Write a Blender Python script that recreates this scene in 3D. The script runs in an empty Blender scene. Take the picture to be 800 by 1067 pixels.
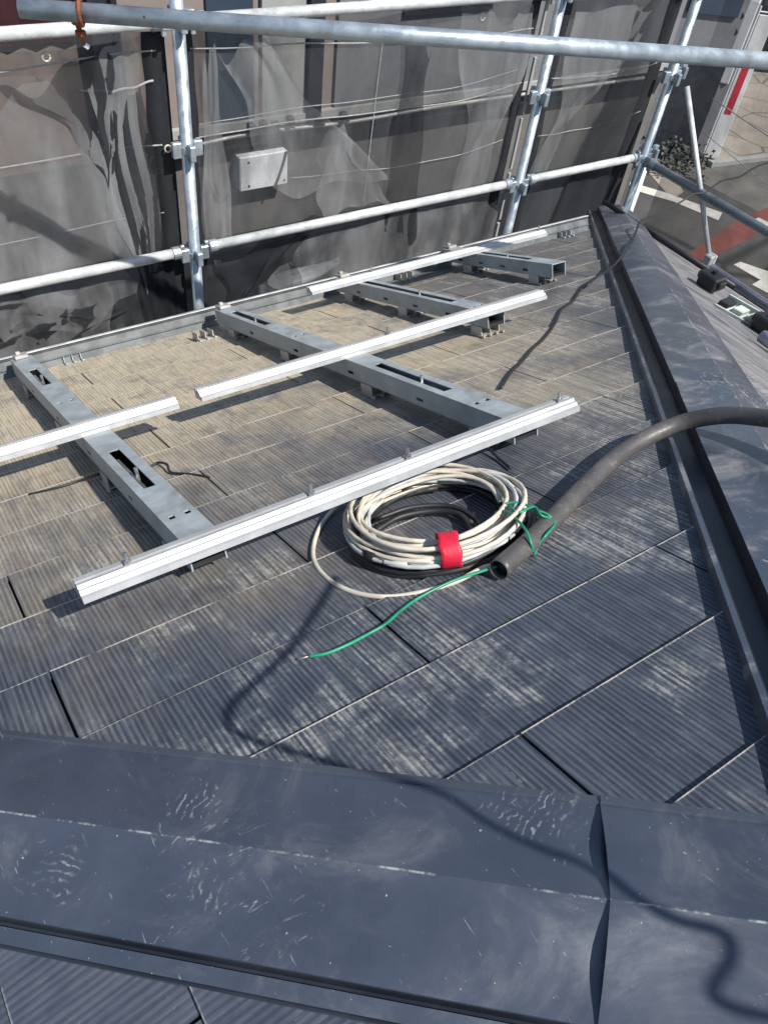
import bpy, bmesh, math, random
from mathutils import Vector, Matrix
import numpy as np
random.seed(7)
scene = bpy.context.scene
COL = scene.collection
H = 7.4                      # height of the camera above the street
T = 0.42278                  # roof pitch (tangent)
K = 0.722                    # distance of the lens from the roof plane
SEC = math.sqrt(1 + T * T)
RC = np.array([[0.83386238, -0.54191272, 0.10490059], [-0.33912525, -0.65292584, -0.67726059], [0.43550844, 0.52916769, -0.72822658]])
FPX = 830.56

# ------------------------------------------------------------------ helpers
def ray(x, y): return RC.T @ (np.array([x - 400, y - 533.5, FPX]) / FPX)
NRM = np.array([0, T, 1.0]) / SEC
def onroof(x, y, h=0.0):
    d = ray(x, y); p = d * (-(K - h) / (d @ NRM)); return Vector((p[0], p[1], p[2] + H))
def atdepth(x, y, dep):
    d = ray(x, y) * dep; return Vector((d[0], d[1], d[2] + H))
def atY(x, y, Y):
    d = ray(x, y); d = d * (Y / d[1]); return Vector((d[0], d[1], d[2] + H))
def atX(x, y, X):
    d = ray(x, y); d = d * (X / d[0]); return Vector((d[0], d[1], d[2] + H))
def atZ(x, y, Z):
    d = ray(x, y); d = d * ((Z - H) / d[2]); return Vector((d[0], d[1], Z))

def tag(o, label=None, cat=None, group=None, kind=None):
    if label: o['label'] = label
    if cat: o['category'] = cat
    if group: o['group'] = group
    if kind: o['kind'] = kind
    return o
def empty(name, loc=(0, 0, 0), rot=None):
    o = bpy.data.objects.new(name, None); COL.objects.link(o); o.location = loc
    o.empty_display_size = .05
    if rot is not None: o.rotation_euler = rot
    return o
def obj(name, bm, mat, parent=None, smooth=False, loc=None):
    me = bpy.data.meshes.new(name); bmesh.ops.recalc_face_normals(bm, faces=bm.faces[:]) if not smooth == 'keep' else None
    bm.to_mesh(me); bm.free()
    if smooth:
        for p in me.polygons: p.use_smooth = True
    for m in (mat if isinstance(mat, (list, tuple)) else [mat]): me.materials.append(m)
    o = bpy.data.objects.new(name, me); COL.objects.link(o)
    if parent is not None: o.parent = parent
    if loc is not None: o.location = loc
    return o
def local(o, root):
    "mesh was written in world coordinates: shift to the root's frame"
    root_m = Matrix.LocRotScale(root.location, root.rotation_euler, None)
    o.data.transform(root_m.inverted()); return o
def box(bm, a, b, M=None, bev=0.0, mi=0):
    x0, y0, z0 = a; x1, y1, z1 = b
    vs = [bm.verts.new(p) for p in ((x0,y0,z0),(x1,y0,z0),(x1,y1,z0),(x0,y1,z0),(x0,y0,z1),(x1,y0,z1),(x1,y1,z1),(x0,y1,z1))]
    fs = [bm.faces.new([vs[i] for i in f]) for f in ((0,3,2,1),(4,5,6,7),(0,1,5,4),(1,2,6,5),(2,3,7,6),(3,0,4,7))]
    for f in fs: f.material_index = mi
    if bev > 0:
        es = list({e for f in fs for e in f.edges})
        r = bmesh.ops.bevel(bm, geom=es, offset=bev, segments=1, affect='EDGES')
        vs = list({v for f in r['faces'] for v in f.verts} | {v for v in vs if v.is_valid})
    if M is not None:
        for v in vs: v.co = M @ v.co
def spline(pts, n=8):
    pts = [Vector(p) for p in pts]; out = []
    P = [pts[0] * 2 - pts[1]] + pts + [pts[-1] * 2 - pts[-2]]
    for i in range(1, len(P) - 2):
        for k in range(n):
            t = k / n; a, b, c, d = P[i-1], P[i], P[i+1], P[i+2]
            out.append(.5 * ((2*b) + (c - a)*t + (2*a - 5*b + 4*c - d)*t*t + (3*b - a - 3*c + d)*t**3))
    out.append(pts[-1]); return out
def tube(bm, pts, r, seg=10, caps=True, rfun=None):
    pts = [Vector(p) for p in pts]; n = len(pts); rings = []; up = None
    for i, p in enumerate(pts):
        d = (pts[min(i+1, n-1)] - pts[max(i-1, 0)])
        if d.length < 1e-9: d = Vector((0, 0, 1))
        d.normalize()
        if up is None:
            up = Vector((0, 0, 1)) if abs(d.z) < .9 else Vector((1, 0, 0))
        x = d.cross(up)
        if x.length < 1e-5: x = d.orthogonal()
        x.normalize(); up = x.cross(d).normalized()
        rr = r if rfun is None else rfun(i, n) * r
        rings.append([bm.verts.new(p + (x * math.cos(2*math.pi*k/seg) + up * math.sin(2*math.pi*k/seg)) * rr) for k in range(seg)])
    for a, b in zip(rings, rings[1:]):
        for k in range(seg): bm.faces.new((a[k], a[(k+1) % seg], b[(k+1) % seg], b[k]))
    if caps: bm.faces.new(rings[0][::-1]); bm.faces.new(rings[-1])
    return rings
def hollow(bm, a, b, ro, ri, seg=20):
    "pipe with open ends"
    a = Vector(a); b = Vector(b); d = (b - a).normalized(); x = d.orthogonal().normalized(); y = d.cross(x)
    def ring(p, r): return [bm.verts.new(p + (x*math.cos(2*math.pi*k/seg) + y*math.sin(2*math.pi*k/seg))*r) for k in range(seg)]
    A, B, a_, b_ = ring(a, ro), ring(b, ro), ring(a, ri), ring(b, ri)
    for k in range(seg):
        j = (k+1) % seg
        bm.faces.new((A[k], A[j], B[j], B[k])); bm.faces.new((a_[k], b_[k], b_[j], a_[j]))
        bm.faces.new((A[k], a_[k], a_[j], A[j])); bm.faces.new((B[k], B[j], b_[j], b_[k]))
def copy_tree(o, parent=None):
    c = o.copy(); COL.objects.link(c)
    if parent is not None: c.parent = parent
    for ch in [q for q in bpy.data.objects if q.parent == o]: copy_tree(ch, c)
    return c

# ------------------------------------------------------------------ materials
class NT:
    def __init__(s, name):
        s.m = bpy.data.materials.new(name); s.m.use_nodes = True; s.t = s.m.node_tree; s.b = s.t.nodes['Principled BSDF']
        s.out = s.t.nodes['Material Output']
    def n(s, typ, **kw):
        d = s.t.nodes.new(typ)
        for k, v in kw.items():
            if hasattr(d, k): setattr(d, k, v)
        return d
    def l(s, a, b): s.t.links.new(a, b)
    def setin(s, sock, v):
        if hasattr(v, 'is_output') or hasattr(v, 'links'): s.l(v, sock)
        else: sock.default_value = v
    def noise(s, vec, scale, detail=4, rough=.55, dist=0.0):
        d = s.n('ShaderNodeTexNoise'); d.inputs['Scale'].default_value = scale; d.inputs['Detail'].default_value = detail
        d.inputs['Roughness'].default_value = rough; d.inputs['Distortion'].default_value = dist
        if vec is not None: s.l(vec, d.inputs['Vector'])
        return d.outputs['Fac']
    def ramp(s, f, a, b, lo=0.0, hi=1.0):
        d = s.n('ShaderNodeMapRange'); d.clamp = True; d.interpolation_type = 'SMOOTHSTEP'
        s.l(f, d.inputs[0]); d.inputs[1].default_value = a; d.inputs[2].default_value = b; d.inputs[3].default_value = lo; d.inputs[4].default_value = hi
        return d.outputs[0]
    def math(s, op, a, b=0.0, c=None, clamp=False):
        d = s.n('ShaderNodeMath', operation=op); d.use_clamp = clamp; s.setin(d.inputs[0], a); s.setin(d.inputs[1], b)
        if c is not None: s.setin(d.inputs[2], c)
        return d.outputs[0]
    def mix(s, f, a, b):
        d = s.n('ShaderNodeMix'); d.data_type = 'RGBA'; s.setin(d.inputs[0], f)
        for q, v in ((6, a), (7, b)):
            if isinstance(v, tuple): d.inputs[q].default_value = (*v, 1)[:4]
            else: s.l(v, d.inputs[q])
        return d.outputs[2]
    def obj(s): return s.n('ShaderNodeTexCoord').outputs['Object']
    def pos(s): return s.n('ShaderNodeNewGeometry').outputs['Position']
    def mapv(s, vec, scale=(1,1,1), rot=(0,0,0), loc=(0,0,0)):
        d = s.n('ShaderNodeMapping'); d.inputs['Scale'].default_value = scale; d.inputs['Rotation'].default_value = rot; d.inputs['Location'].default_value = loc
        s.l(vec, d.inputs['Vector']); return d.outputs[0]
    def xyz(s, vec):
        d = s.n('ShaderNodeSeparateXYZ'); s.l(vec, d.inputs[0]); return d.outputs
    def bump(s, h, dist, strength=1.0):
        d = s.n('ShaderNodeBump'); d.inputs['Distance'].default_value = dist; d.inputs['Strength'].default_value = strength
        s.l(h, d.inputs['Height']); s.l(d.outputs[0], s.b.inputs['Normal'])
    def base(s, col, rough=.5, metal=0.0, spec=None):
        s.setcol(col); s.setin(s.b.inputs['Roughness'], rough); s.b.inputs['Metallic'].default_value = metal
        if spec is not None: s.b.inputs['Specular IOR Level'].default_value = spec
    def setcol(s, col):
        if isinstance(col, tuple): s.b.inputs['Base Color'].default_value = (*col, 1)[:4]
        else: s.l(col, s.b.inputs['Base Color'])

def simple(name, col, rough=.5, metal=0.0, var=.25, scale=12, bump=0.0, spec=None, col2=None):
    s = NT(name); p = s.obj(); n1 = s.noise(p, scale, 5, .6)
    c2 = col2 or tuple(c * (1 - var) for c in col)
    s.base(s.mix(s.ramp(n1, .35, .68), c2, col), s.ramp(n1, .2, .8, max(0, rough - .08), min(1, rough + .1)), metal, spec)
    if bump: s.bump(s.noise(p, scale * 6, 4, .6), bump)
    return s.m

def slate_mat(name, dusty=True, scuffed=.0, ribk=1.0, edgek=1.0):
    s = NT(name)
    uvn = s.n('ShaderNodeUVMap', uv_map='uv').outputs[0]; u, v, _ = s.xyz(uvn)
    rnd = s.n('ShaderNodeNewGeometry').outputs['Random Per Island']
    pos = s.pos(); X, Y, Z = s.xyz(pos)
    cb = s.n('ShaderNodeCombineXYZ'); s.l(u, cb.inputs[0]); s.l(s.math('MULTIPLY', v, .012), cb.inputs[1]); s.l(s.math('MULTIPLY', rnd, 9), cb.inputs[2])
    rv = cb.outputs[0]
    ribn = s.noise(s.mapv(rv, (1, 1, 1)), 165, 3, .6)
    wav = s.n('ShaderNodeTexWave'); wav.bands_direction = 'X'; wav.inputs['Scale'].default_value = 36; wav.inputs['Distortion'].default_value = 2.0
    wav.inputs['Detail'].default_value = 1.5; wav.inputs['Detail Scale'].default_value = 2.5; s.l(rv, wav.inputs['Vector'])
    rib = s.math('ADD', s.math('MULTIPLY', wav.outputs['Fac'], .34), s.math('MULTIPLY', ribn, .86))
    ribc = s.ramp(rib, .35, .8)
    big = s.noise(pos, 2.3, 5, .6); mid = s.noise(pos, 13, 5, .65); fine = s.noise(pos, 240, 3, .7); grain = s.noise(pos, 95, 4, .75)
    cb2 = s.n('ShaderNodeCombineXYZ'); s.l(s.math('MULTIPLY', u, 150), cb2.inputs[0]); s.l(s.math('MULTIPLY', v, .9), cb2.inputs[1]); s.l(s.math('MULTIPLY', rnd, 31), cb2.inputs[2])
    streak = s.noise(cb2.outputs[0], 1.0, 5, .7, .08)
    base = s.mix(s.ramp(mid, .3, .72), (.034, .043, .062), (.056, .068, .092))
    base = s.mix(s.math('MULTIPLY', rnd, .4), base, (.060, .069, .090))
    base = s.mix(s.math('MULTIPLY', s.ramp(rib, .42, .58, 1, 0), .25 + .35*ribk), base, (.017, .020, .028))
    base = s.mix(s.math('MULTIPLY', s.ramp(rib, .60, .78), .08 + .22*ribk), base, (.14, .15, .17))
    # wear on the raised ribs
    big2 = s.noise(pos, 6.5, 5, .65)
    wear = s.math('MULTIPLY', s.math('MULTIPLY', s.ramp(big, .42, .56), s.ramp(big2, .46, .60)), s.ramp(s.math('ADD', s.math('MULTIPLY', streak, .6), s.math('MULTIPLY', grain, .4)), .44, .58))
    wear = s.math('MULTIPLY', wear, s.math('ADD', .35, s.math('MULTIPLY', ribc, .75)), clamp=True)
    c = s.mix(s.math('MULTIPLY', wear, .72), base, (.38, .37, .335))
    # speckle
    c = s.mix(s.math('MULTIPLY', s.ramp(fine, .66, .78), .22), c, (.42, .41, .38))
    hair = s.math('MULTIPLY', s.ramp(streak, .60, .70), s.ramp(grain, .50, .62))
    c = s.mix(s.math('MULTIPLY', hair, .55), c, (.40, .39, .36))
    # dust
    if dusty:
        e1 = s.ramp(s.math('ADD', Y, s.math('MULTIPLY', s.math('SUBTRACT', big, .5), 1.5)), .55, 1.85)
        e2 = s.ramp(s.math('ADD', X, s.math('MULTIPLY', s.math('SUBTRACT', mid, .5), .5)), 1.25, 2.0, 1, .18)
        e3 = s.ramp(s.math('ADD', s.math('MULTIPLY', streak, .7), s.math('MULTIPLY', grain, .3)), .36, .58, .62, 1)
        dust = s.math('MULTIPLY', s.math('MULTIPLY', e1, e2), e3)
        d2 = s.math('MULTIPLY', s.ramp(s.noise(pos, 5, 4, .6), .42, .68), s.ramp(Y, .35, 1.2, .0, .38))
        dust = s.math('MAXIMUM', dust, s.math('MULTIPLY', d2, e3))
        dust = s.math('MULTIPLY', dust, s.ramp(s.noise(pos, 7.5, 5, .7, .8), .34, .54, .58, 1.0))
        dust = s.math('MULTIPLY', dust, s.math('ADD', .80, s.math('MULTIPLY', ribc, .35)), clamp=True)
        dcol = s.mix(s.ramp(mid, .3, .7), (.60, .495, .335), (.48, .42, .31))
        c = s.mix(s.math('MULTIPLY', dust, .93), c, dcol)
    if scuffed:
        sc = s.noise(s.mapv(pos, (30, 3.0, 12), (0, 0, -.12)), 1.0, 5, .7, .8)
        c = s.mix(s.math('MULTIPLY', s.ramp(sc, .33, .60), scuffed), c, (.26, .24, .22))
    # pale worn lower edge
    en = s.noise(pos, 38, 4, .7)
    vv = s.math('ADD', v, s.math('MULTIPLY', s.math('SUBTRACT', en, .5), .018)); vv = s.math('ADD', vv, s.ramp(Y, .7, 1.5, -.009, .002))
    edge = s.math('MULTIPLY', s.ramp(vv, .976, .988), s.ramp(s.noise(pos, 17, 5, .7), .36, .52))
    c = s.mix(s.math('MULTIPLY', edge, .85 * edgek), c, (.64, .57, .47))
    s.base(c, s.ramp(mid, .3, .7, .46, .66), 0, .6)
    hgt = s.math('ADD', rib, s.math('MULTIPLY', fine, .18))
    s.bump(hgt, .0030 * ribk, 1.0)
    return s.m

def cap_mat(name, amount=1.0):
    s = NT(name); pos = s.pos()
    mid = s.noise(pos, 9, 5, .6); big = s.noise(pos, 2.2, 4, .6)
    c = s.mix(s.ramp(mid, .3, .7), (.036, .045, .064), (.050, .060, .083))
    blot = s.noise(s.mapv(pos, (4, 4, 4), (0, 0, .3)), 1.5, 7, .72, .8)
    c = s.mix(s.math('MULTIPLY', s.ramp(blot, .5, .72), .30 * amount), c, (.21, .215, .22) if amount < 1.5 else (.36, .34, .32))
    scr = s.noise(s.mapv(pos, (28, 120, 40), (0, 0, .95)), 1.0, 4, .75, 1.2)
    m = s.math('MULTIPLY', s.ramp(scr, .60, .70), s.ramp(s.noise(pos, 4.3, 3, .5), .58, .68))
    c = s.mix(s.math('MULTIPLY', m, .35 * amount), c, (.42, .42, .41))
    for (qx, qy, rr_) in ((200, 930, .035), (150, 965, .05), (60, 985, .03), (40, 905, .05), (95, 935, .035), (205, 838, .035), (560, 850, .05), (735, 300, .10), (735, 350, .10), (770, 400, .12), (690, 240, .12)):
        ctr = onroof(qx, qy, .03); dd = s.n('ShaderNodeVectorMath', operation='DISTANCE'); s.l(pos, dd.inputs[0]); dd.inputs[1].default_value = ctr
        wv = s.n('ShaderNodeTexWave'); wv.inputs['Scale'].default_value = 34 if rr_ < .06 else 22; wv.inputs['Distortion'].default_value = 9; wv.inputs['Detail'].default_value = 3; wv.inputs['Detail Scale'].default_value = 1.2
        s.l(s.mapv(pos, (1, 1, 1), (0, 0, 1.9 + qx*.01)), wv.inputs['Vector'])
        mk = s.math('MULTIPLY', s.ramp(wv.outputs['Fac'], .72, .92), s.ramp(s.noise(pos, 75, 4, .7), .44, .60))
        edge_ = s.math('ADD', dd.outputs['Value'], s.math('MULTIPLY', s.math('SUBTRACT', s.noise(pos, 24, 3, .6), .5), rr_*2.6))
        c = s.mix(s.math('MULTIPLY', s.math('MULTIPLY', mk, s.ramp(edge_, rr_*.3, rr_, 1, 0)), .52), c, (.40, .40, .38))
    scr2 = s.noise(s.mapv(pos, (260, 30, 60), (0, 0, -.5)), 1.0, 2, .6, .3)
    c = s.mix(s.math('MULTIPLY', s.ramp(scr2, .70, .76), .30 * amount), c, (.40, .41, .42))
    sp = s.noise(pos, 210, 2, .5)
    c = s.mix(s.math('MULTIPLY', s.ramp(sp, .74, .78), .6), c, (.55, .54, .5))
    uvn = s.n('ShaderNodeUVMap', uv_map='uv').outputs[0]; _, cv, _ = s.xyz(uvn)
    cw = s.math('MULTIPLY', s.ramp(s.math('ABSOLUTE', cv), .0004, .0018, 1, 0), s.ramp(s.noise(pos, 19, 6, .75), .47, .60))
    c = s.mix(s.math('MULTIPLY', cw, .6), c, (.55, .54, .5))
    s.base(c, s.ramp(blot, .35, .7, .30, .55), 0.0, .9)
    s.b.inputs['Coat Weight'].default_value = .35; s.b.inputs['Coat Roughness'].default_value = .22
    s.bump(s.math('ADD', s.math('MULTIPLY', s.noise(pos, 7, 3, .5), 1.0), s.math('MULTIPLY', s.noise(pos, 300, 3, .6), .02)), .004, .6)
    return s.m

def galv(name, col=(.66, .68, .66), rough=.48, metal=.25):
    s = NT(name); p = s.obj(); a = s.noise(p, 14, 6, .65, .4); b = s.noise(p, 70, 4, .6); c_ = s.noise(s.mapv(p, (3, 3, 3)), 1.7, 4, .6)
    c = s.mix(s.ramp(a, .3, .7), tuple(q * .72 for q in col), col)
    c = s.mix(s.math('MULTIPLY', s.ramp(b, .6, .75), .5), c, tuple(min(1, q * 1.25) for q in col))
    c = s.mix(s.math('MULTIPLY', s.ramp(c_, .60, .72), .4), c, (.22, .21, .20))
    s.base(c, s.ramp(a, .3, .7, rough - .1, rough + .18), metal); s.bump(a, .0015, .5)
    return s.m

def net_mat(name, lo=.46, hi=.80, col=(.074, .076, .078), weave=True):
    s = NT(name); p = s.pos()
    fold = s.noise(s.mapv(p, (2.2, 2.2, 1.1), (0, .25, 0)), 1.0, 4, .6, 1.3)
    crease = s.noise(s.mapv(p, (6, 3, 1.6), (0, -.3, 0)), 1.0, 4, .55, .35)
    c = s.mix(s.ramp(crease, .35, .7), tuple(q * .75 for q in col), tuple(q * 1.3 for q in col))
    dust = s.noise(p, 55, 4, .7)
    c = s.mix(s.math('MULTIPLY', s.ramp(dust, .66, .78), .5), c, (.42, .41, .38))
    s.base(c, .75, 0, .25)
    a = s.ramp(s.math('ADD', s.math('MULTIPLY', fold, .6), s.math('MULTIPLY', crease, .4)), .38, .62, lo, hi)
    if weave:
        w = s.noise(s.mapv(p, (1, 1, 1)), 420, 2, .7); a = s.math('MULTIPLY', a, s.ramp(w, .3, .7, .8, 1.12), clamp=True)
    tr = s.n('ShaderNodeBsdfTransparent'); mx = s.n('ShaderNodeMixShader')
    s.l(a, mx.inputs[0]); s.l(tr.outputs[0], mx.inputs[1]); s.l(s.b.outputs[0], mx.inputs[2]); s.l(mx.outputs[0], s.out.inputs[0])
    return s.m

M = {}
M['slate'] = slate_mat('ribbed slate')
M['slate_scuffed'] = slate_mat('ribbed slate scuffed', False, .75, .15, .4)
M['slate_near'] = slate_mat('ribbed slate painted', False, 0, .3, .35)
M['cap'] = cap_mat('painted navy steel')
M['cap_scuffed'] = cap_mat('painted navy steel worn', 1.9)
M['galv'] = galv('galvanised steel')
M['galv_blue'] = galv('galvanised steel bluish', (.44, .50, .54), .38, .6)
M['bracket'] = galv('plated bracket steel', (.40, .44, .45), .48, .25)
M['clip'] = simple('cast zinc', (.52, .50, .45), .5, .4)
M['alu'] = simple('mill aluminium', (.52, .525, .52), .42, .35, .15, 20)
M['bolt'] = simple('stainless bolt', (.5, .5, .5), .3, .8)
M['cover'] = simple('grey coated sheet', (.17, .18, .18), .5, .2, .35, 16, .0006)
M['black'] = simple('black rubber', (.018, .018, .02), .5, 0, .3, 30)
_h = NT('dark plastic conduit'); _p = _h.pos(); _a = _h.noise(_p, 9, 5, .65); _b = _h.noise(_h.mapv(_p, (40, 90, 60), (0, 0, .9)), 1, 4, .7); _up = _h.xyz(_h.n('ShaderNodeNewGeometry').outputs['True Normal'])[2]
_c = _h.mix(_h.ramp(_a, .3, .7), (.060, .057, .056), (.088, .081, .076)); _c = _h.mix(_h.math('MULTIPLY', _h.ramp(_b, .58, .72), .35), _c, (.26, .24, .22)); _c = _h.mix(_h.math('MULTIPLY', _h.ramp(_a, .5, .62), .25), _c, (.17, .155, .14))
_h.base(_c, _h.ramp(_b, .4, .7, .42, .65)); _h.bump(_b, .0008, .6); M['hose'] = _h.m
M['trough'] = simple('dark navy groove shade', (.020, .024, .034), .38, 0, .35, 9)  # dark colour stands for the shade in the cap grooves and trough
M['cable'] = simple('ivory cable sheath', (.66, .61, .50), .45, 0, .2, 22, col2=(.50, .45, .36))
M['cable_grey'] = simple('pale grey cable sheath', (.50, .52, .51), .45, 0, .25, 25)
M['green'] = simple('green wire sheath', (.015, .26, .14), .4, 0, .3, 40)
M['red'] = simple('red tape', (.62, .012, .04), .5, 0, .2, 30, .0006)
M['white_plastic'] = simple('white painted metal', (.82, .83, .84), .5, 0, .12, 10)
M['rust'] = simple('rusty iron', (.30, .085, .03), .8, .1, .5, 60, .001)
M['net'] = net_mat('black scaffold mesh', .44, .82, (.044, .047, .050))
M['net_fold'] = net_mat('loose pale mesh', .16, .46, (.26, .262, .262))
M['net_dark'] = net_mat('doubled dark mesh', .5, .82, (.018, .020, .024))
M['net_thin'] = net_mat('thin scaffold mesh', .26, .52, (.05, .048, .045))
M['hem'] = simple('black woven hem', (.012, .013, .016), .8, 0, .4, 50, .001)
M['rope'] = simple('grey cord', (.34, .34, .33), .8, 0, .3, 60)
M['copper'] = simple('bare copper strand', (.5, .4, .3), .4, .6)
M['greenbox'] = simple('pale green coated steel', (.50, .55, .50), .5, .1, .2, 14)
M['lilac'] = galv('pale lilac galvanised pipe', (.58, .58, .66), .4, .4)
M['beige_wall'] = simple('beige pink render', (.25, .205, .18), .85, 0, .15, 3, .002)
M['brown_wall'] = simple('brown grey siding', (.15, .14, .13), .8, 0, .2, 4, .002)
M['grey_wall'] = simple('grey siding', (.18, .18, .185), .8, 0, .15, 4, .002)
M['dark'] = simple('dark painted steel', (.03, .034, .042), .5, .2, .3, 8)
M['glass'] = simple('window glass', (.05, .07, .10), .08, 0, .2, 2, spec=.8)
M['panel'] = simple('pale grey panel', (.34, .34, .32), .7, 0, .12, 5)
M['maroon'] = simple('maroon corrugated steel', (.055, .018, .022), .5, .1, .3, 6)
M['tarp'] = simple('white plastic sheet', (.62, .64, .63), .4, 0, .15, 6)
M['leaf'] = simple('leaf', (.06, .12, .025), .5, 0, .5, 9, col2=(.12, .19, .05))
M['bark'] = simple('bark', (.10, .075, .05), .9, 0, .3, 9)
M['cream_wall'] = simple('cream render', (.45, .43, .38), .85, 0, .12, 2, .002)
M['pinkroof'] = simple('faded pink paint', (.42, .22, .23), .8, 0, .25, 1.2)
M['orange'] = simple('orange red paint', (.50, .09, .04), .5, 0, .3, 4)
M['banner_white'] = simple('white banner cloth', (.72, .71, .70), .7, 0, .1, 5)
M['sign_red'] = simple('sign red', (.55, .03, .05), .6, 0, .2, 5)
M['bush'] = simple('hedge leaf', (.016, .022, .013), .6, 0, .5, 6)
def ground_mat(name, c1, c2, sc=1.2, cracks=0.0):
    s = NT(name); p = s.pos(); a = s.noise(p, sc, 6, .65, .3); f = s.noise(p, 45, 4, .7)
    c = s.mix(s.ramp(a, .3, .7), c1, c2); c = s.mix(s.math('MULTIPLY', s.ramp(f, .55, .75), .35), c, tuple(min(1, q * 1.7) for q in c2))
    if cracks:
        v = s.n('ShaderNodeTexVoronoi'); v.feature = 'DISTANCE_TO_EDGE'; v.inputs['Scale'].default_value = cracks; s.l(p, v.inputs['Vector'])
        c = s.mix(s.ramp(v.outputs['Distance'], .0, .03, .8, 0), c, tuple(q * .35 for q in c1))
    s.base(c, .9, 0, .3); s.bump(f, .004, .5); return s.m
M['asphalt'] = ground_mat('asphalt', (.060, .058, .054), (.095, .09, .082), .6, .22)
M['ground'] = ground_mat('bare yard ground', (.10, .095, .085), (.16, .15, .13), 1.0)
M['paving'] = ground_mat('beige paving', (.26, .23, .19), (.34, .30, .25), .8, .8)
M['paint_white'] = ground_mat('worn white road paint', (.42, .40, .35), (.58, .56, .50), 2.5)
M['paint_red'] = ground_mat('worn red road paint', (.15, .05, .042), (.19, .068, .055), 2.0)

# ------------------------------------------------------------------ roof frame
AP = Vector((.625, -.205, -.784 + T * .205 + H))      # apex
EAVE = 2.86                                        # plan distance apex -> eave
house = tag(empty('house', (AP.x, AP.y, 0)), 'house whose dark ribbed slate hip roof fills the lower picture', 'house')
def clip(poly, a, b, c):
    out = []
    for i in range(len(poly)):
        p, q = poly[i], poly[(i+1) % len(poly)]
        fp, fq = a*p[0] + b*p[1] - c, a*q[0] + b*q[1] - c
        if fp <= 0: out.append(p)
        if (fp < 0 < fq) or (fq < 0 < fp):
            k = fp / (fp - fq); out.append((p[0] + k*(q[0]-p[0]), p[1] + k*(q[1]-p[1])))
    return out
def slope(d, e, mat, x_off, y_off=0.0, face_a=False, EAVE=2.86):
    "one hip face: d downhill plan direction, e lateral direction; individual slates with clipped ends"
    d = Vector((*d, 0)); e = Vector((*e, 0)); bm = bmesh.new(); uvl = bm.loops.layers.uv.new('uv')
    def P(x, y, h): return AP + d*y + e*x + Vector((0, 0, -T*y + h*SEC))
    rows = []
    for n in range(-3, 15):
        s_ = .394 + .1825 * n; rows.append((n, (s_ - .3053) / 1.0857 + .205 + y_off))
    rows = [r for r in rows if .05 < r[1] < EAVE]; rows.append((rows[-1][0] + 1, EAVE))
    for n, yl in rows:
        yt = yl - .168 - .012
        off = (.02 if n % 2 == 0 else .473) + x_off
        k0 = int(math.floor((-3.2 - off) / .91))
        for k in range(k0, k0 + 9):
            x0 = off + .91*k - AP.x * (1 if face_a else 0) + .0022; x1 = x0 + .91 - .0044
            jit = random.uniform(-.0012, .0012); hj = random.uniform(0, .0012)
            poly = [(x0, yt), (x1, yt), (x1, yl + jit), (x0, yl + jit)]
            poly = clip(poly, 1, -1, -.045); poly = clip(poly, -1, -1, -.045)
            if len(poly) < 3: continue
            top, bot = [], []
            for (x, y) in poly:
                v = (y - yt) / (yl - yt); h = .0012 + .0068 * v + hj
                top.append(bm.verts.new(P(x, y, h))); bot.append(bm.verts.new(P(x, y, h - .0052)))
            f = bm.faces.new(top)
            fl = [f]
            m = len(top)
            for i in range(m):
                j = (i+1) % m; fl.append(bm.faces.new((top[i], bot[i], bot[j], top[j])))
            for ff in fl:
                for lp in ff.loops:
                    i = (top.index(lp.vert) if lp.vert in top else bot.index(lp.vert)); x, y = poly[i]
                    lp[uvl].uv = (x, (y - yt) / (yl - yt))
    o = obj('roof_slope', bm, mat, house); local(o, house)
    return o
slope((0, 1), (1, 0), M['slate'], 0, 0, True)
EB = 2.66
slope((1, 0), (0, -1), M['slate_scuffed'], .2, EAVE=EB)
slope((-1, 0), (0, 1), M['slate_near'], -.075, -.022)
slope((0, -1), (-1, 0), M['slate'], .31)
# sarking deck below the slates + walls
bm = bmesh.new()
c = [AP + Vector((sx*(EAVE-.02) if sx < 0 else EB-.02, sy*(EAVE-.02), -T*(EAVE-.02) - .012 if sx < 0 else -T*(EB-.02) - .012)) for sx, sy in ((-1,-1),(1,-1),(1,1),(-1,1))]
c[1].z = c[0].z; c[2].z = c[3].z
vt = [bm.verts.new(p) for p in c]; va = bm.verts.new(AP + Vector((0, 0, -.012))); vb = [bm.verts.new(p + Vector((0, 0, -.16))) for p in c]
for i in range(4):
    j = (i+1) % 4; bm.faces.new((vt[i], vt[j], va)); bm.faces.new((vt[i], vb[i], vb[j], vt[j]))
bm.faces.new(vb[::-1]); local(obj('roof_deck', bm, M['dark'], house), house)
bm = bmesh.new(); w = EAVE - .45; zt = AP.z - T*EAVE - .12
box(bm, (AP.x-w, AP.y-w, 0.0), (AP.x+w, AP.y+w, zt)); local(obj('wall', bm, M['cream_wall'], house), house)
for dx, dy in ((0, 1), (1, 0), (-1, 0), (0, -1)):     # half
    EAVE = EB if dx == 1 else 2.86   # round eaves gutters
    bm = bmesh.new(); d = Vector((dx, dy, 0)); e = Vector((-dy, dx, 0)); L = EAVE + .06; rings = []
    for k in (-L, L):
        rings.append([bm.verts.new(AP + d*(EAVE + .045 + .05*math.cos(a)) + e*k + Vector((0, 0, -T*EAVE - .035 + .05*math.sin(a)))) for a in [math.pi + math.pi*i/8 for i in range(9)]])
    for i in range(8): bm.faces.new((rings[0][i], rings[0][i+1], rings[1][i+1], rings[1][i]))
    g = local(obj('gutter', bm, M['dark'], house, True), house)
    md = g.modifiers.new('t', 'SOLIDIFY'); md.thickness = .003

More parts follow.
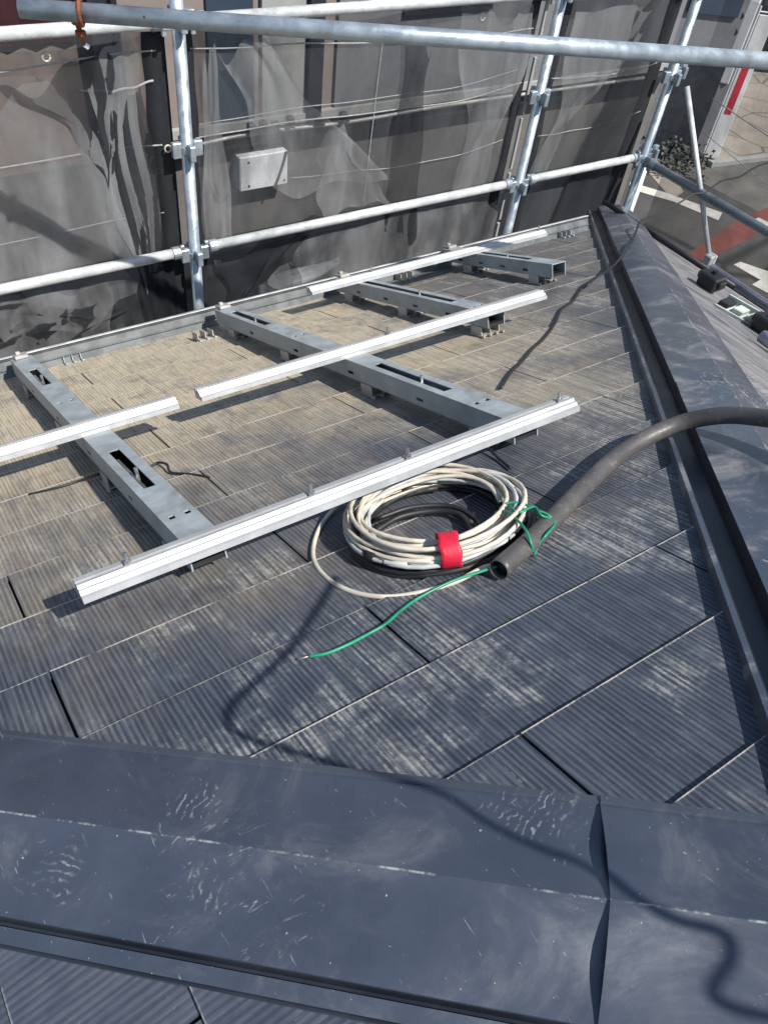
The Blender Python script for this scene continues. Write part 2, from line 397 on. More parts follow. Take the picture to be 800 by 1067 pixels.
EAVE = 2.86
def hip(dx, dy, profY, profX, joints, mat, bulge=.0035, dent=.008):
    r2 = math.sqrt(.5); D = Vector((dx*r2, dy*r2, 0)); PYv = Vector((-dx*r2, dy*r2, 0)); PXv = Vector((dx*r2, -dy*r2, 0))
    def P(u, v, h, side):
        p = Vector((0, 0, 0)) + D*u + (PYv if side == 'Y' else PXv)*v
        run = dy*p.y if side == 'Y' else dx*p.x
        return AP + Vector((p.x, p.y, -T*run + h*SEC))
    bounds = [0.0] + joints + [EAVE*1.414 + .03]
    prof = [(v, h, 'X') for v, h in reversed(profX)] + [(0, .034, 'Y')] + [(v, h, 'Y') for v, h in profY]
    wY, wX = profY[0][0], profX[0][0]
    # extra points across the plates so they can bulge
    full = []
    for a, b in zip(prof, prof[1:]):
        full.append(a)
        if (a[0] == 0 and b[:1] == (wY,)) or (b[0] == 0 and a[0] == wX):
            side = 'Y' if a[0] == 0 else 'X'
            for k in range(1, 8):
                t_ = k/8; full.append((a[0] + (b[0]-a[0])*t_, a[1] + (b[1]-a[1])*t_, side))
    full.append(prof[-1])
    for si in range(len(bounds)-1):
        u0, u1 = bounds[si], bounds[si+1]
        lap = .03 if si < len(bounds)-2 else 0
        us = [u0 + (u1 - u0)*k/10 for k in range(10)] + [u0 + q_ for q_ in (.012, .025, .04, .06, .09)] + [u1 - .09, u1 - .05, u1 - .02, u1, u1 + lap*.0 + .004]
        us = sorted(set(round(x, 5) for x in us))
        bm = bmesh.new(); grid = []; uvl = bm.loops.layers.uv.new('uv'); uvm = {}
        for ui, u in enumerate(us):
            row = []
            for (v, h, side) in full:
                wp = wY if side == 'Y' else wX; lift = 0
                if si < len(bounds)-2:
                    k = max(0, 1 - (u1 + .004 - u)/.10); k = k*k*(3-2*k)
                    lift = k*(.0025 + (bulge*math.sin(math.pi*min(1, v/wp))**1.2 if v < wp else 0))
                if si > 0 and v < wp and u - u0 < .09:
                    k = 1 - (u - u0)/.09; lift -= k*k*dent*math.sin(math.pi*v/wp)**1.5
                if h <= .002: lift = 0
                q = bm.verts.new(P(u, v, h + lift, side)); row.append(q); uvm[q] = (u, v if side == 'Y' else -v)
            grid.append(row)
        for a, b in zip(grid, grid[1:]):
            for k in range(len(a)-1):
                f = bm.faces.new((a[k], a[k+1], b[k+1], b[k]))
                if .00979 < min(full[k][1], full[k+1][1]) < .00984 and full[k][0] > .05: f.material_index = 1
        if si < len(bounds)-2:                         # folded lip at the overlapping end
            last = grid[-1]; low = [bm.verts.new(v.co - Vector((0, 0, .004)) - D*.001) for v in last]
            for v_, w_ in zip(last, low): uvm[w_] = (uvm[v_][0], .5)
            for k in range(len(last)-1): bm.faces.new((last[k], last[k+1], low[k+1], low[k]))
        for f in bm.faces:
            for lp_ in f.loops: lp_[uvl].uv = uvm[lp_.vert]
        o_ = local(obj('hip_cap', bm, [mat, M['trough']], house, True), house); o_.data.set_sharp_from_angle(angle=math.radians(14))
wide = lambda w, h1, w2: [(w, .032), (w+.0003, .0291), (w+.0005, .0098), (w+.0050, .00981), (w+.0055, .0155), (w+.005+w2, .0140), (w+.0055+w2, .00982), (w+.0080+w2, .00983), (w+.0085+w2, -.004)]
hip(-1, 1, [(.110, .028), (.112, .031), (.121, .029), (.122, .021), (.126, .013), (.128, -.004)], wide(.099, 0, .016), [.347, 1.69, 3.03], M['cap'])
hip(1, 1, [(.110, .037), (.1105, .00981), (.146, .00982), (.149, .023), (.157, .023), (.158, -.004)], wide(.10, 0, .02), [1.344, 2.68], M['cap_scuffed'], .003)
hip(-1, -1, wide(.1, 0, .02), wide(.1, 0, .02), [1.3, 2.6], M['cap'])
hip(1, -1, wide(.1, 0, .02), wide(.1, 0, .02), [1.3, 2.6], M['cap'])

# ------------------------------------------------------------------ roof-surface frame for everything on face A
def RP(x, Y, h=0.0): return Vector((x, Y, -.784 - T*Y + h*SEC + H))   # x, plan Y, height off roof
PITCH = math.atan(T)
def frame(x, Y, h=0.0): return RP(x, Y, h), (-PITCH, 0, 0)

# eave cover
bm = bmesh.new(); Ye = 2.42
prof = [(0, .0), (.006, .058), (.001, .064), (.014, .0675), (.016, .055), (.010, .0)]
rows = [[bm.verts.new((x, s_, h)) for s_, h in prof] for x in (0, 3.1)]
n = len(prof)
for k in range(n): bm.faces.new((rows[0][k], rows[0][(k+1) % n], rows[1][(k+1) % n], rows[1][k]))
bm.faces.new(rows[0]); bm.faces.new(rows[1][::-1])
ec = obj('cover_sheet', bm, M['cover'])
root = tag(empty('eave_cover', *frame(-.1, Ye, .004)), 'long grey metal cover strip with a thin bright rim along the eave', 'eave cover')
ec.parent = root
bm = bmesh.new(); box(bm, (0, .0, .0690), (3.1, .020, .0725), bev=.0008); obj('rim', bm, M['galv'], root)
bm = bmesh.new(); box(bm, (0, -.004, .030), (3.1, .0015, .034), bev=.0008); obj('rib', bm, M['cover'], root)

# brackets
def plate_holes(bm, x0, x1, y0, y1, z0, z1, holes):
    xs = sorted({x0, x1} | {h[0] for h in holes} | {h[1] for h in holes}); ys = sorted({y0, y1} | {h[2] for h in holes} | {h[3] for h in holes})
    solid = lambda i, j: (0 <= i < len(xs)-1 and 0 <= j < len(ys)-1 and not any(h[0] - 1e-6 <= xs[i] and xs[i+1] <= h[1] + 1e-6 and h[2] - 1e-6 <= ys[j] and ys[j+1] <= h[3] + 1e-6 for h in holes))
    V = {}
    def v(x, y, z):
        k = (round(x, 5), round(y, 5), round(z, 5))
        if k not in V: V[k] = bm.verts.new(k)
        return V[k]
    for i in range(len(xs)-1):
        for j in range(len(ys)-1):
            if not solid(i, j): continue
            a, b, c_, d = xs[i], xs[i+1], ys[j], ys[j+1]
            bm.faces.new((v(a,c_,z1), v(b,c_,z1), v(b,d,z1), v(a,d,z1))); bm.faces.new((v(a,d,z0), v(b,d,z0), v(b,c_,z0), v(a,c_,z0)))
            if not solid(i-1, j): bm.faces.new((v(a,c_,z0), v(a,c_,z1), v(a,d,z1), v(a,d,z0)))
            if not solid(i+1, j): bm.faces.new((v(b,d,z0), v(b,d,z1), v(b,c_,z1), v(b,c_,z0)))
            if not solid(i, j-1): bm.faces.new((v(b,c_,z0), v(b,c_,z1), v(a,c_,z1), v(a,c_,z0)))
            if not solid(i, j+1): bm.faces.new((v(a,d,z0), v(a,d,z1), v(b,d,z1), v(b,d,z0)))
BW = .066
def bracket(x, Ylow, Yup, label, slots, feet, sq=()):
    "runs from the eave (Ylow, far) uphill to Yup (near)"
    L = (Ylow - Yup) * SEC
    slots = [((a - Yup)/(Ylow - Yup), (b - Yup)/(Ylow - Yup)) for a, b in slots]
    root = tag(empty('mounting_bracket', *frame(x, Yup)), label, 'mounting bracket', 'grey steel mounting brackets running up the roof')
    bm = bmesh.new(); t = .0028; top = .088; bot = .038
    holes = []
    for (a, b) in slots: holes.append((BW*.3, BW*.66, a*L, b*L))
    for q in [(y_ - Yup)*SEC for y_ in sq]:
        for xx in (.014, .044): holes.append((xx, xx + .011, q - .0075, q + .0075))
    holes = [h for h in holes if h[2] > 0 and h[3] < L]
    plate_holes(bm, 0, BW, 0, L, top - t, top, holes)
    o = obj('top_plate', bm, M['bracket'], root)
    for sx in (0, BW - t):
        bm = bmesh.new()
        # web with small cut-outs, drawn flat then stood up
        wh = [(bot + .012, bot + .020, q, q + .03) for q in [L*k/5 for k in range(1, 5)]] if L > .6 else []
        plate_holes(bm, bot, top - t - .0002, 0, L, 0, t, wh)
        for v in bm.verts: v.co = Vector((sx + v.co.z, v.co.y, v.co.x))
        obj('side_web', bm, M['bracket'], root)
    bm = bmesh.new(); box(bm, (t + .001, .004, bot + .002), (BW - t - .001, L - .004, bot + .012)); obj('shade_tray', bm, M['black'], root)  # black channel floor added so the holes look shadowed inside
    for q in feet:
        bm = bmesh.new(); y = q*L
        box(bm, (-.008, y - .03, .008), (BW + .008, y + .03, .011), bev=.0006)
        for k in range(3):
            xx = -.004 + k*(BW + .004)/2; box(bm, (xx, y - .026, .011), (xx + .003, y + .026, .0375))
        for k in range(4): 
            xx = -.010 + k*.026; box(bm, (xx, y - .045, .008), (xx + .006, y - .030, .013))
        obj('foot', bm, M['clip'], root)
    for (a, b) in slots:                                # sliding nut and rod seen in the slot
        bm = bmesh.new(); tube(bm, [(BW*.42, a*L + .01, top - .012), (BW*.42, b*L - .04, top - .012)], .004, 8)
        tube(bm, [(BW*.5, b*L*.35 + a*L*.65, top - .018), (BW*.5, b*L*.35 + a*L*.65, top + .012)], .004, 8)
        obj('slot_bolt', bm, M['bolt'], root)
    bm = bmesh.new(); box(bm, (.012, L - .03, top + .0005), (BW - .012, L + .02, top + .012), bev=.002); box(bm, (.02, L - .012, top + .012), (.034, L + .004, top + .022), bev=.002)
    obj('end_clip', bm, M['clip'], root)
    return root
bracket(.285, 2.33, .815, 'left grey slotted bracket running from the eave down to the long front rail', [(1.08, 1.32), (1.95, 2.15)], (.075, .34, .62, .9), (.93, 1.46, 1.75))
bracket(1.005, 2.33, .815, 'longest middle grey bracket, its near end under the front rail beyond the cable coil', [(1.06, 1.35), (1.97, 2.24)], (.075, .36, .66, .92), (.95, 1.48, 1.77))
bracket(1.535, 2.36, 1.485, 'short grey bracket passing under the middle rail just right of its centre', [(1.68, 2.20)], (.06, .5, .9), (1.57,))
bracket(2.105, 2.40, 1.78, 'shortest grey bracket with an open square end near the roof corner', [(1.92, 2.28)], (.15, .75))
# rails
def rail(x0, x1, Y, label, bolts, big=1.0):
    root = tag(empty('mounting_rail', *frame(x0, Y, .0885)), label, 'aluminium rail', 'pale aluminium rails laid across the brackets')
    L = x1 - x0; bm = bmesh.new()
    pr = [(0, 0), (.046, 0), (.046, .020), (.043, .0255), (.031, .0255), (.031, .013), (.024, .013), (.024, .0255), (.017, .0255), (.0145, .019), (.009, .019), (.006, .012), (.0, .010)]
    R0 = [bm.verts.new((0, a, b)) for a, b in pr]; R1 = [bm.verts.new((L, a, b)) for a, b in pr]; n = len(pr)
    for k in range(n): bm.faces.new((R0[k], R0[(k+1) % n], R1[(k+1) % n], R1[k]))
    bm.faces.new(R0); bm.faces.new(R1[::-1]); obj('rail_body', bm, M['alu'], root)
    for b in bolts:
        bm = bmesh.new(); tube(bm, [(b*L, .0275, .0132), (b*L, .0275, .045)], .0035, 8); tube(bm, [(b*L, .0275, .0256), (b*L, .0275, .031)], .0065, 6)
        obj('bolt', bm, M['bolt'], root)
    return root
rail(.100, 1.135, .795, 'longest pale rail in front, just above the cable coil', (.08, .40, .60, .97))
rail(-.75, .525, 1.485, 'pale rail cut off by the left edge, crossing the left bracket', (.62,))
rail(.585, 1.745, 1.485, 'middle pale rail with a gap at its left end, crossing two brackets', (.50,))
rail(1.335, 2.50, 2.225, 'farthest pale rail lying close to the eave', (.24, .98))
# free standing roof clips
def clip_at(px, py, label, mat):
    p = onroof(px, py, .0)
    root = tag(empty('roof_clip', p, (-PITCH, 0, 0)), label, 'roof clip', 'three finned clips on the slates near the eave')
    bm = bmesh.new(); box(bm, (-.036, -.03, .006), (.036, .03, .0085), bev=.0006); obj('base_plate', bm, mat, root)
    for k in range(3):
        bm = bmesh.new(); xx = -.032 + k*.029
        for a, b in (((xx, -.028, .009), (xx+.0035, .026, .034)), ((xx, -.046, .009), (xx+.009, -.029, .014))): box(bm, a, b, bev=.0006)
        obj('fin', bm, mat, root)
clip_at(76, 378, 'dark three finned clip between the left edge and the second bracket, beside the left bracket', M['bracket'])
clip_at(213, 354, 'pale three finned clip just left of the longest middle bracket', M['clip'])
clip_at(304, 317, 'dark three finned clip below the left end of the farthest rail', M['bracket'])
clip_at(421, 292, 'pale three finned clip seen between the farthest and the middle rail', M['clip'])
clip_at(586, 248, 'small clip alone on the slates near the roof corner', M['bracket'])

# black offcuts of wire on slates
def wire(name, pts, r, mat, label, cat, n=8, seg=8, group=None):
    bm = bmesh.new(); tube(bm, spline(pts, n), r, seg); o = obj(name, bm, mat, None, True); return tag(o, label, cat, group)
wire('wire_offcut', [onroof(x, y, h) for x, y, h in ((30, 515, .010), (60, 508, .012), (85, 500, .014), (103, 494, .03))], .0028, M['black'], 'thin black wire end poking out left of the left bracket', 'wire')
wire('wire_offcut', [onroof(x, y, h) for x, y, h in ((155, 487, .010), (165, 482, .014), (174, 484, .02), (178, 492, .01), (198, 494, .009), (218, 497, .010))], .0030, M['black'], 'short kinked black wire scrap on dusty slates right of the left bracket', 'wire')
wire('wire_offcut', [onroof(x, y, h) for x, y, h in ((510, 468, .02), (520, 478, .012), (532, 488, .010))], .0032, M['black'], 'stub of black wire beside the coil, below the long front rail', 'wire')

# ------------------------------------------------------------------ cable coil
cf = empty('cable_coil', RP(.708, .700, 0), (-PITCH, 0, 0))
tag(cf, 'coil of ivory and grey cable bound with red tape, lying on a black coil', 'cable coil')
def ringpts(cx, cy, rx, ry, z, turns, seed, drift=.0, wob=.006, a0=0.0):
    rr = random.Random(seed); ph = [rr.uniform(0, 6.28) for _ in range(4)]; out = []
    N = int(36*turns)
    for i in range(N + 1):
        a = a0 + i/36*2*math.pi; k = i/N
        r_ = 1 + drift*(k - .5)
        w1 = wob*math.sin(a*1.7 + ph[0]) + wob*.6*math.sin(a*3.1 + ph[1])
        out.append((cx + (rx*r_ + w1)*math.cos(a), cy + (ry*r_ + w1)*math.sin(a), z + .005*math.sin(a*.83 + ph[2]) + .004*math.sin(a*2.3 + ph[3])))
    return out
rot = math.radians(30)
def rotl(pts, cx=0, cy=0):
    return [((x-cx)*math.cos(rot) - (y-cy)*math.sin(rot) + cx, (x-cx)*math.sin(rot) + (y-cy)*math.cos(rot) + cy, z) for x, y, z in pts]
for k, (r_, z, m, sd) in enumerate([(.138, .034, 'cable', 1), (.146, .042, 'cable', 2), (.152, .036, 'cable_grey', 3), (.130, .040, 'cable', 4), (.142, .052, 'cable_grey', 5), (.134, .057, 'cable', 6), (.157, .048, 'cable', 7), (.124, .050, 'cable', 8), (.150, .058, 'cable', 9), (.128, .034, 'cable_grey', 10), (.161, .040, 'cable_grey', 31), (.136, .046, 'cable', 32), (.144, .030, 'cable', 33)]):
    bm = bmesh.new(); tube(bm, rotl(ringpts(random.Random(sd+40).uniform(-.006, .006), random.Random(sd+50).uniform(-.006, .006), r_*1.07, r_*1.0, z, 1.12, sd, .05, .005, sd*1.3)), .0040, 8)
    obj('cable_loop', bm, M[m], cf, True)
for k, (r_, z, sd) in enumerate([(.150, .010, 11), (.160, .014, 12), (.140, .018, 13), (.155, .024, 14), (.132, .012, 15), (.148, .028, 16)]):
    bm = bmesh.new(); tube(bm, rotl(ringpts(0, -.002, r_*1.07, r_, z, 1.1, sd, .06, .006, sd)), .0062, 8)
    obj('black_loop', bm, M['black'], cf, True)
bm = bmesh.new()      # inner black tail
tube(bm, spline([(-.10, .05, .02), (-.04, .055, .024), (.02, .03, .022), (.045, -.01, .02), (.03, -.06, .022), (.0, -.11, .03)], 8), .006, 8); tube(bm, spline([(-.08, .07, .03), (-.01, .06, .03), (.05, .02, .024), (.055, -.04, .022), (.03, -.10, .03)], 8), .005, 8)
obj('black_tail', bm, M['black'], cf, True)
# red tape wrap around the bundle at the near side
cfm = Matrix.LocRotScale(cf.location, cf.rotation_euler, None)
def incoil(p): return cfm.inverted() @ p
tc = incoil(onroof(470, 581, .045)); rad = Vector((tc.x, tc.y, 0)).normalized(); tan = Vector((-rad.y, rad.x, 0))
bm = bmesh.new(); ring = []
for w_ in (-.021, -.014, 0, .014, .021):
    ring.append([bm.verts.new(Vector((0, 0, 0)) + rad*(.147 + .034*math.cos(a)*(1 + .05*math.sin(3*a))) + tan*(w_*.82 + .002*math.sin(5*a)) + Vector((0, 0, .044 + .030*math.sin(a)))) for a in [2*math.pi*i/14 for i in range(14)]])
for a, b in zip(ring, ring[1:]):
    for k in range(14): bm.faces.new((a[k], a[(k+1) % 14], b[(k+1) % 14], b[k]))
o = obj('red_tape', bm, M['red'], cf, True); md = o.modifiers.new('t', 'SOLIDIFY'); md.thickness = .0012
for ang in (.38,):
    bm = bmesh.new(); pts = [(.176*math.cos(ang + q), .166*math.sin(ang + q), .016 + (.026 if ang > 0 else 0)) for q in (0, .05, .1)]
    tube(bm, pts, .0072, 10); obj('red_mark', bm, M['red'], cf, True)
for a_ in (-2.95, -.25):
    bm = bmesh.new()
    c0 = Vector((.172*math.cos(a_), .162*math.sin(a_), .034)); c1 = Vector((.176*math.cos(a_ + .28), .164*math.sin(a_ + .28), .034))
    tube(bm, [c0, c0.lerp(c1, .45), c0.lerp(c1, .5), c1], .009, 10, rfun=lambda i, n: [1, 1, .7, .7][i])
    obj('connector', bm, M['black'], cf, True)
# loose outer loop, part of the same white cable: comes out of hose mouth
lp = [(522, 590, .022), (505, 591, .018), (475, 606, .010), (440, 617, .007), (400, 622, .006), (362, 615, .006), (336, 598, .007), (326, 577, .008), (333, 550, .010), (352, 527, .016), (380, 510, .024), (410, 500, .03)]
bm = bmesh.new(); tube(bm, [incoil(p) for p in spline([onroof(*q) for q in lp], 8)], .0044, 8); obj('loose_loop', bm, M['cable'], cf, True)

# ------------------------------------------------------------------ conduit hose
hp = [(519, 594, 1.270), (560, 557, 1.355), (610, 506, 1.492), (650, 470, 1.592), (700, 444, 1.625), (750, 433, 1.575), (800, 436, 1.51), (863, 448, 1.41), (940, 490, 1.28), (1020, 570, 1.17), (1090, 700, 1.06)]
pts = spline([atdepth(*q) for q in hp], 10)
hose = empty('conduit_hose', pts[0]); tag(hose, 'thick dark grey plastic conduit arching from the cable coil over the right hip', 'hose')
bm = bmesh.new(); n_ = len(pts); RO, RI = .0174, .0162
o_r = tube(bm, pts, RO, 18, caps=False); i_r = tube(bm, [p.copy() for p in pts[:12]], RI, 18, caps=False)
for k in range(18): bm.faces.new((o_r[0][k], i_r[0][k], i_r[0][(k+1) % 18], o_r[0][(k+1) % 18]))
local(obj('conduit', bm, M['hose'], hose, True), hose)
# printed / worn collar line near the mouth and black plug filling the conduit just inside it
bm = bmesh.new(); tube(bm, [p + Vector((0, 0, 0)) for p in pts[1:12]], .0150, 12); local(obj('inner_plug', bm, M['black'], hose, True), hose)
# green wire out of the mouth
gw = [(520, 589, .020), (500, 596, .016), (470, 606, .012), (438, 622, .006), (418, 636, .006), (402, 650, .008), (383, 661, .006), (362, 672, .008), (340, 681, .007), (322, 684, .006)]
bm = bmesh.new(); gpts = spline([onroof(q[0], q[1], q[2] + .006) for q in gw], 8); gre = empty('green_wire', gpts[-1]); tag(gre, 'green earth wire with a bare tip trailing over the slates from the conduit mouth', 'wire')
tube(bm, gpts, .0026, 8); local(obj('sheath', bm, M['green'], gre, True), gre)
bm = bmesh.new(); e = gpts[-1]; tube(bm, [e, onroof(310, 687, .010)], .0014, 6); local(obj('bare_tip', bm, M['copper'], gre, True), gre)
# green tie around hose and coil
gt = [[(548, 575, .03), (556, 578, .016)], ]
bm = bmesh.new()
for pl in ([(520, 530, .070), (530, 524, .078), (545, 525, .075), (558, 531, .07), (570, 536, .06), (578, 545, .045), (570, 556, .05), (562, 566, .035), (556, 579, .012)],
           [(516, 534, .06), (527, 533, .078), (538, 541, .075), (548, 553, .07), (553, 566, .055), (555, 575, .03)],
           [(530, 527, .08), (540, 534, .08), (556, 528, .078), (564, 537, .068), (575, 541, .05), (579, 549, .03), (572, 553, .01)]):
    tube(bm, spline([onroof(x, y, h*.8) for x, y, h in pl], 6), .0024, 7)
tie = obj('wire_tie', bm, M['green'], None, True); tag(tie, 'twisted loops of green wire tying the coil to the conduit', 'wire tie')

# long black line, built as a tube, crossing roof corner and running out over the street
lw = [onroof(x, y, .012) for x, y in ((522, 404), (532, 388), (545, 375), (556, 362), (567, 352), (578, 337), (585, 322), (597, 313), (604, 303), (613, 296))]
lw[-1] = onroof(613, 296, .03)
lw += [onroof(622, 288, .042), onroof(634, 281, .046), onroof(645, 270, .046), onroof(652, 256, .046), atdepth(659, 249, 3.42), atdepth(664, 237, 3.52), atdepth(668, 230, 3.58), atdepth(686, 221, 3.62), atdepth(706, 212, 3.66), atdepth(722, 202, 3.68), atdepth(735, 200, 3.7), atdepth(752, 188, 3.74), atdepth(770, 184, 3.8), atdepth(785, 175, 3.9), atdepth(800, 169, 4.0), atdepth(860, 150, 4.4)]
bm = bmesh.new(); sp = spline(lw, 6)
tube(bm, sp, .0042, 8); o = obj('long_black_line', bm, M['black'], None, True)
tag(o, 'long thin black line wandering from the slates out over the street', 'wire')

# ------------------------------------------------------------------ scaffold
SY = 3.0; PR = .0243
def rosette(bm, x, y, z):
    box(bm, (x-.012, y-.062, z-.03), (x+.012, y-.026, z+.03), bev=.003); box(bm, (x-.012, y+.026, z-.03), (x+.012, y+.06, z+.03), bev=.003)
    box(bm, (x-.062, y-.012, z-.03), (x-.026, y+.012, z+.03), bev=.003); box(bm, (x+.026, y-.012, z-.03), (x+.062, y+.012, z+.03), bev=.003)
    tube(bm, [(x, y, z-.012), (x, y, z+.012)], .032, 16)
def post(x, y, label, z1=H-.55, mat='galv_blue', r=PR):
    root = tag(empty('scaffold_post', (x, y, 0)), label, 'scaffold post', 'steel posts of the scaffold round the house')
    bm = bmesh.new(); tube(bm, [(0, 0, .05), (0, 0, z1)], r, 20); obj('pole', bm, M[mat], root, True)
    bm = bmesh.new(); box(bm, (-.07, -.07, 0), (.07, .07, .006)); tube(bm, [(0, 0, .006), (0, 0, .05)], .015, 8); obj('base_jack', bm, M['galv'], root)
    z = H - .94
    for k in range(14):
        bm = bmesh.new(); rosette(bm, 0, 0, z - .45*k); obj('collar', bm, M['galv_blue'], root)
    return root
post(1.20, SY, 'left upright scaffold post standing behind the eave cover')
post(3.04, SY, 'second upright scaffold post, beyond the far end of the farthest rail')
post(4.00, SY, 'corner scaffold post just beyond the roof corner')
post(4.13, 3.07, 'pale post standing close behind the corner scaffold post', H - 1.88, 'galv')
post(4.00, .25, 'scaffold post outside the right edge of the roof, out past the hose', H - .3)
post(-.64, SY, 'scaffold post left of the view at the eave', H - .3)
def ledger(a, b, label, r=.0213, mat='galv', wedges=True):
    a = Vector(a); b = Vector(b); root = tag(empty('scaffold_ledger', a), label, 'scaffold rail', 'horizontal tubes of the scaffold')
    d = (b - a).normalized(); a2, b2 = (d*.065, (b - a) - d*.065) if wedges else (Vector(), b - a)
    bm = bmesh.new(); hollow(bm, a2, b2, r, r*.86); obj('tube', bm, M[mat], root, True)
    if wedges:
        for e, s_ in ((a2, 1), (b2, -1)):
            bm = bmesh.new(); tube(bm, [e + d*.002*s_, e + d*.035*s_], r*1.28, 16); box(bm, tuple(e - Vector((.008, .008, .045)) - d*.01*s_), tuple(e + Vector((.008, .008, .03)) - d*.01*s_), bev=.002)
            obj('wedge_head', bm, M['galv_blue'], root)
    return root
zm, zt_ = H - 1.82, H - .945
ledger((-.64, SY, zm), (1.20, SY, zm), 'middle scaffold tube left of the left post, cut off by the left edge')
ledger((1.20, SY, zm), (3.04, SY, zm), 'middle scaffold tube between the left and second posts')
ledger((3.04, SY, zm), (4.00, SY, zm), 'short middle scaffold tube between the second and corner posts')
ledger((-.64, SY, zt_), (1.20, SY, zt_), 'top scaffold tube at the upper left, left of the left post', mat='galv')
ledger((1.20, SY, zt_), (3.04, SY, zt_), 'top scaffold tube right of the left post, behind the near diagonal pipe')
ledger((3.04, SY, zt_), (4.00, SY, zt_), 'top scaffold tube between the second and corner posts, above the picture')
ledger((4.00, SY, zm - .02), (4.00, .25, zm - .02), 'blue grey scaffold tube leaving the corner post towards the right edge', mat='galv_blue', r=.024)
ledger((4.00, 2.36, H - 2.165), (4.00, .4, H - 2.20), 'pale lilac tube along the right roof edge below the other tube, open at its end', mat='lilac', wedges=False, r=.024)
bm = bmesh.new(); a = Vector((4.0, 2.88, H-1.40)); b = Vector((4.0, 2.33, H-2.13)); tube(bm, [a, b], .0140, 14)
root = tag(empty('scaffold_brace', b), 'thin slanting brace crossing the blue grey tube at the right', 'scaffold brace'); local(obj('tube', bm, M['galv'], root, True), root)
bm = bmesh.new(); box(bm, tuple(b - Vector((.03, .025, .03))), tuple(b + Vector((.03, .025, .03))), bev=.006); local(obj('clamp', bm, M['galv'], root), root)
# near pipe
na = atdepth(20, 8, 2.15); nb = atdepth(800, 63, 2.45); nb2 = na + (nb - na)*1.06
root = tag(empty('handrail_pipe', na), 'long near galvanised pipe crossing the whole top of the picture at a slight slant', 'scaffold pipe')
bm = bmesh.new(); hollow(bm, na, nb2, PR, .021, 28); local(obj('tube', bm, M['galv_blue'], root, True), root)
q = na + (nb-na)*.15; bm = bmesh.new(); dn = (nb-na).normalized()
tube(bm, [q - dn.cross(Vector((0,0,1)))*.0, q + (Vector((0,0,0)) - (q - Vector((0,0,H)))).normalized()*.0245], .004, 8); local(obj('drilled_hole', bm, M['black'], root), root)
# rusty clamp hanging from near pipe
c0 = na + (nb-na)*.073
root = tag(empty('rusty_hanger', c0), 'rusty strap and bolt hanging from the near pipe over the upper left tube', 'rusty clamp')
bm = bmesh.new(); ax = dn; u1 = ax.orthogonal().normalized(); u2 = ax.cross(u1)
tube(bm, [c0 + (u1*math.cos(a)+u2*math.sin(a))*.030 for a in [2*math.pi*i/20 for i in range(21)]], .006, 8); local(obj('strap', bm, M['rust'], root, True), root)
dwn = Vector((0,0,-1)); bm = bmesh.new(); pts = [c0 + dwn*.03, atdepth(80, 22, 2.2), atdepth(84, 34, 2.22), atdepth(88, 46, 2.25)]
tube(bm, pts, .006, 8, rfun=lambda i, n: [1.3, 1.6, 1.1, .8][i]); local(obj('bolt_shank', bm, M['rust'], root, True), root)
bm = bmesh.new()
for k in (1, 2): tube(bm, [pts[k] + Vector((.0,0,.006)), pts[k] - Vector((0,0,.006))], .015, 6)
local(obj('nut', bm, M['rust'], root), root)
bm = bmesh.new(); tube(bm, [pts[3], pts[3] + Vector((.01, 0, -.008))], .007, 8); local(obj('bolt_tip', bm, M['white_plastic'], root), root)

# ------------------------------------------------------------------ nets
def nfun(seed):
    r = random.Random(seed); W_ = [(r.uniform(1, 8), r.uniform(-4, 4), r.uniform(0, 6.3), r.uniform(.3, 1)) for _ in range(9)]
    return lambda x, z: sum(a*math.sin(fx*x + fz*z + p)/(1 + fx*.35) for fx, fz, p, a in W_)
def net(label, x0, x1, z0, z1, mat, seed, hems=(.03, .03), ropes=(), y0=3.06, axis='x', amp=.022):
    f = nfun(seed); root = tag(empty('debris_net', (x0, y0, z0) if axis == 'x' else (y0, x0, z0)), label, 'scaffold net', 'dark mesh nets hung on the scaffold')
    def P(x, z, dy=0):
        e_ = min(1, (x - x0)/.12, (x1 - x)/.12); y = y0 + amp*f(x, z)*max(.12, e_) + dy
        p = Vector((x, y, z)) if axis == 'x' else Vector((y, x, z))
        return p - root.location
    bm = bmesh.new(); nx = max(8, int((x1-x0)/.03)); nz = max(8, int((z1-z0)/.05))
    g = [[bm.verts.new(P(x0 + (x1-x0)*i/nx, z0 + (z1-z0)*j/nz)) for j in range(nz+1)] for i in range(nx+1)]
    for i in range(nx):
        for j in range(nz): bm.faces.new((g[i][j], g[i+1][j], g[i+1][j+1], g[i][j+1]))
    obj('mesh_sheet', bm, mat, root, True)
    for (xa, xb) in ((x0, x0 + hems[0]), (x1 - hems[1], x1)):
        if xb - xa < .003: continue
        bm = bmesh.new(); rows = []
        for j in range(61):
            z = z0 + (z1-z0)*j/60; wv = .006*math.sin(z*9 + seed) + .004*math.sin(z*23)
            rows.append([bm.verts.new(P(xa - (wv if xa > x0 else 0), z, -.006)), bm.verts.new(P(xb + (wv if xb < x1 else 0), z, -.008))])
        for a, b in zip(rows, rows[1:]): bm.faces.new((a[0], a[1], b[1], b[0]))
        o = obj('hem', bm, M['hem'], root, True); md = o.modifiers.new('t', 'SOLIDIFY'); md.thickness = .003
    bm = bmesh.new()
    o = None
    for (xa, za, xb, zb, rr) in ropes:
        bm_ = bmesh.new(); pts_ = []
        for k in range(25):
            t_ = k/24; x = xa + (xb-xa)*t_; z = za + (zb-za)*t_ - .02*math.sin(math.pi*t_) + .003*math.sin(19*t_ + seed)
            pts_.append(P(x, z, -.010))
        tube(bm_, pts_, rr, 6); obj('cord', bm_, M['rope'], root, True)
    bm.free()
    return root, P
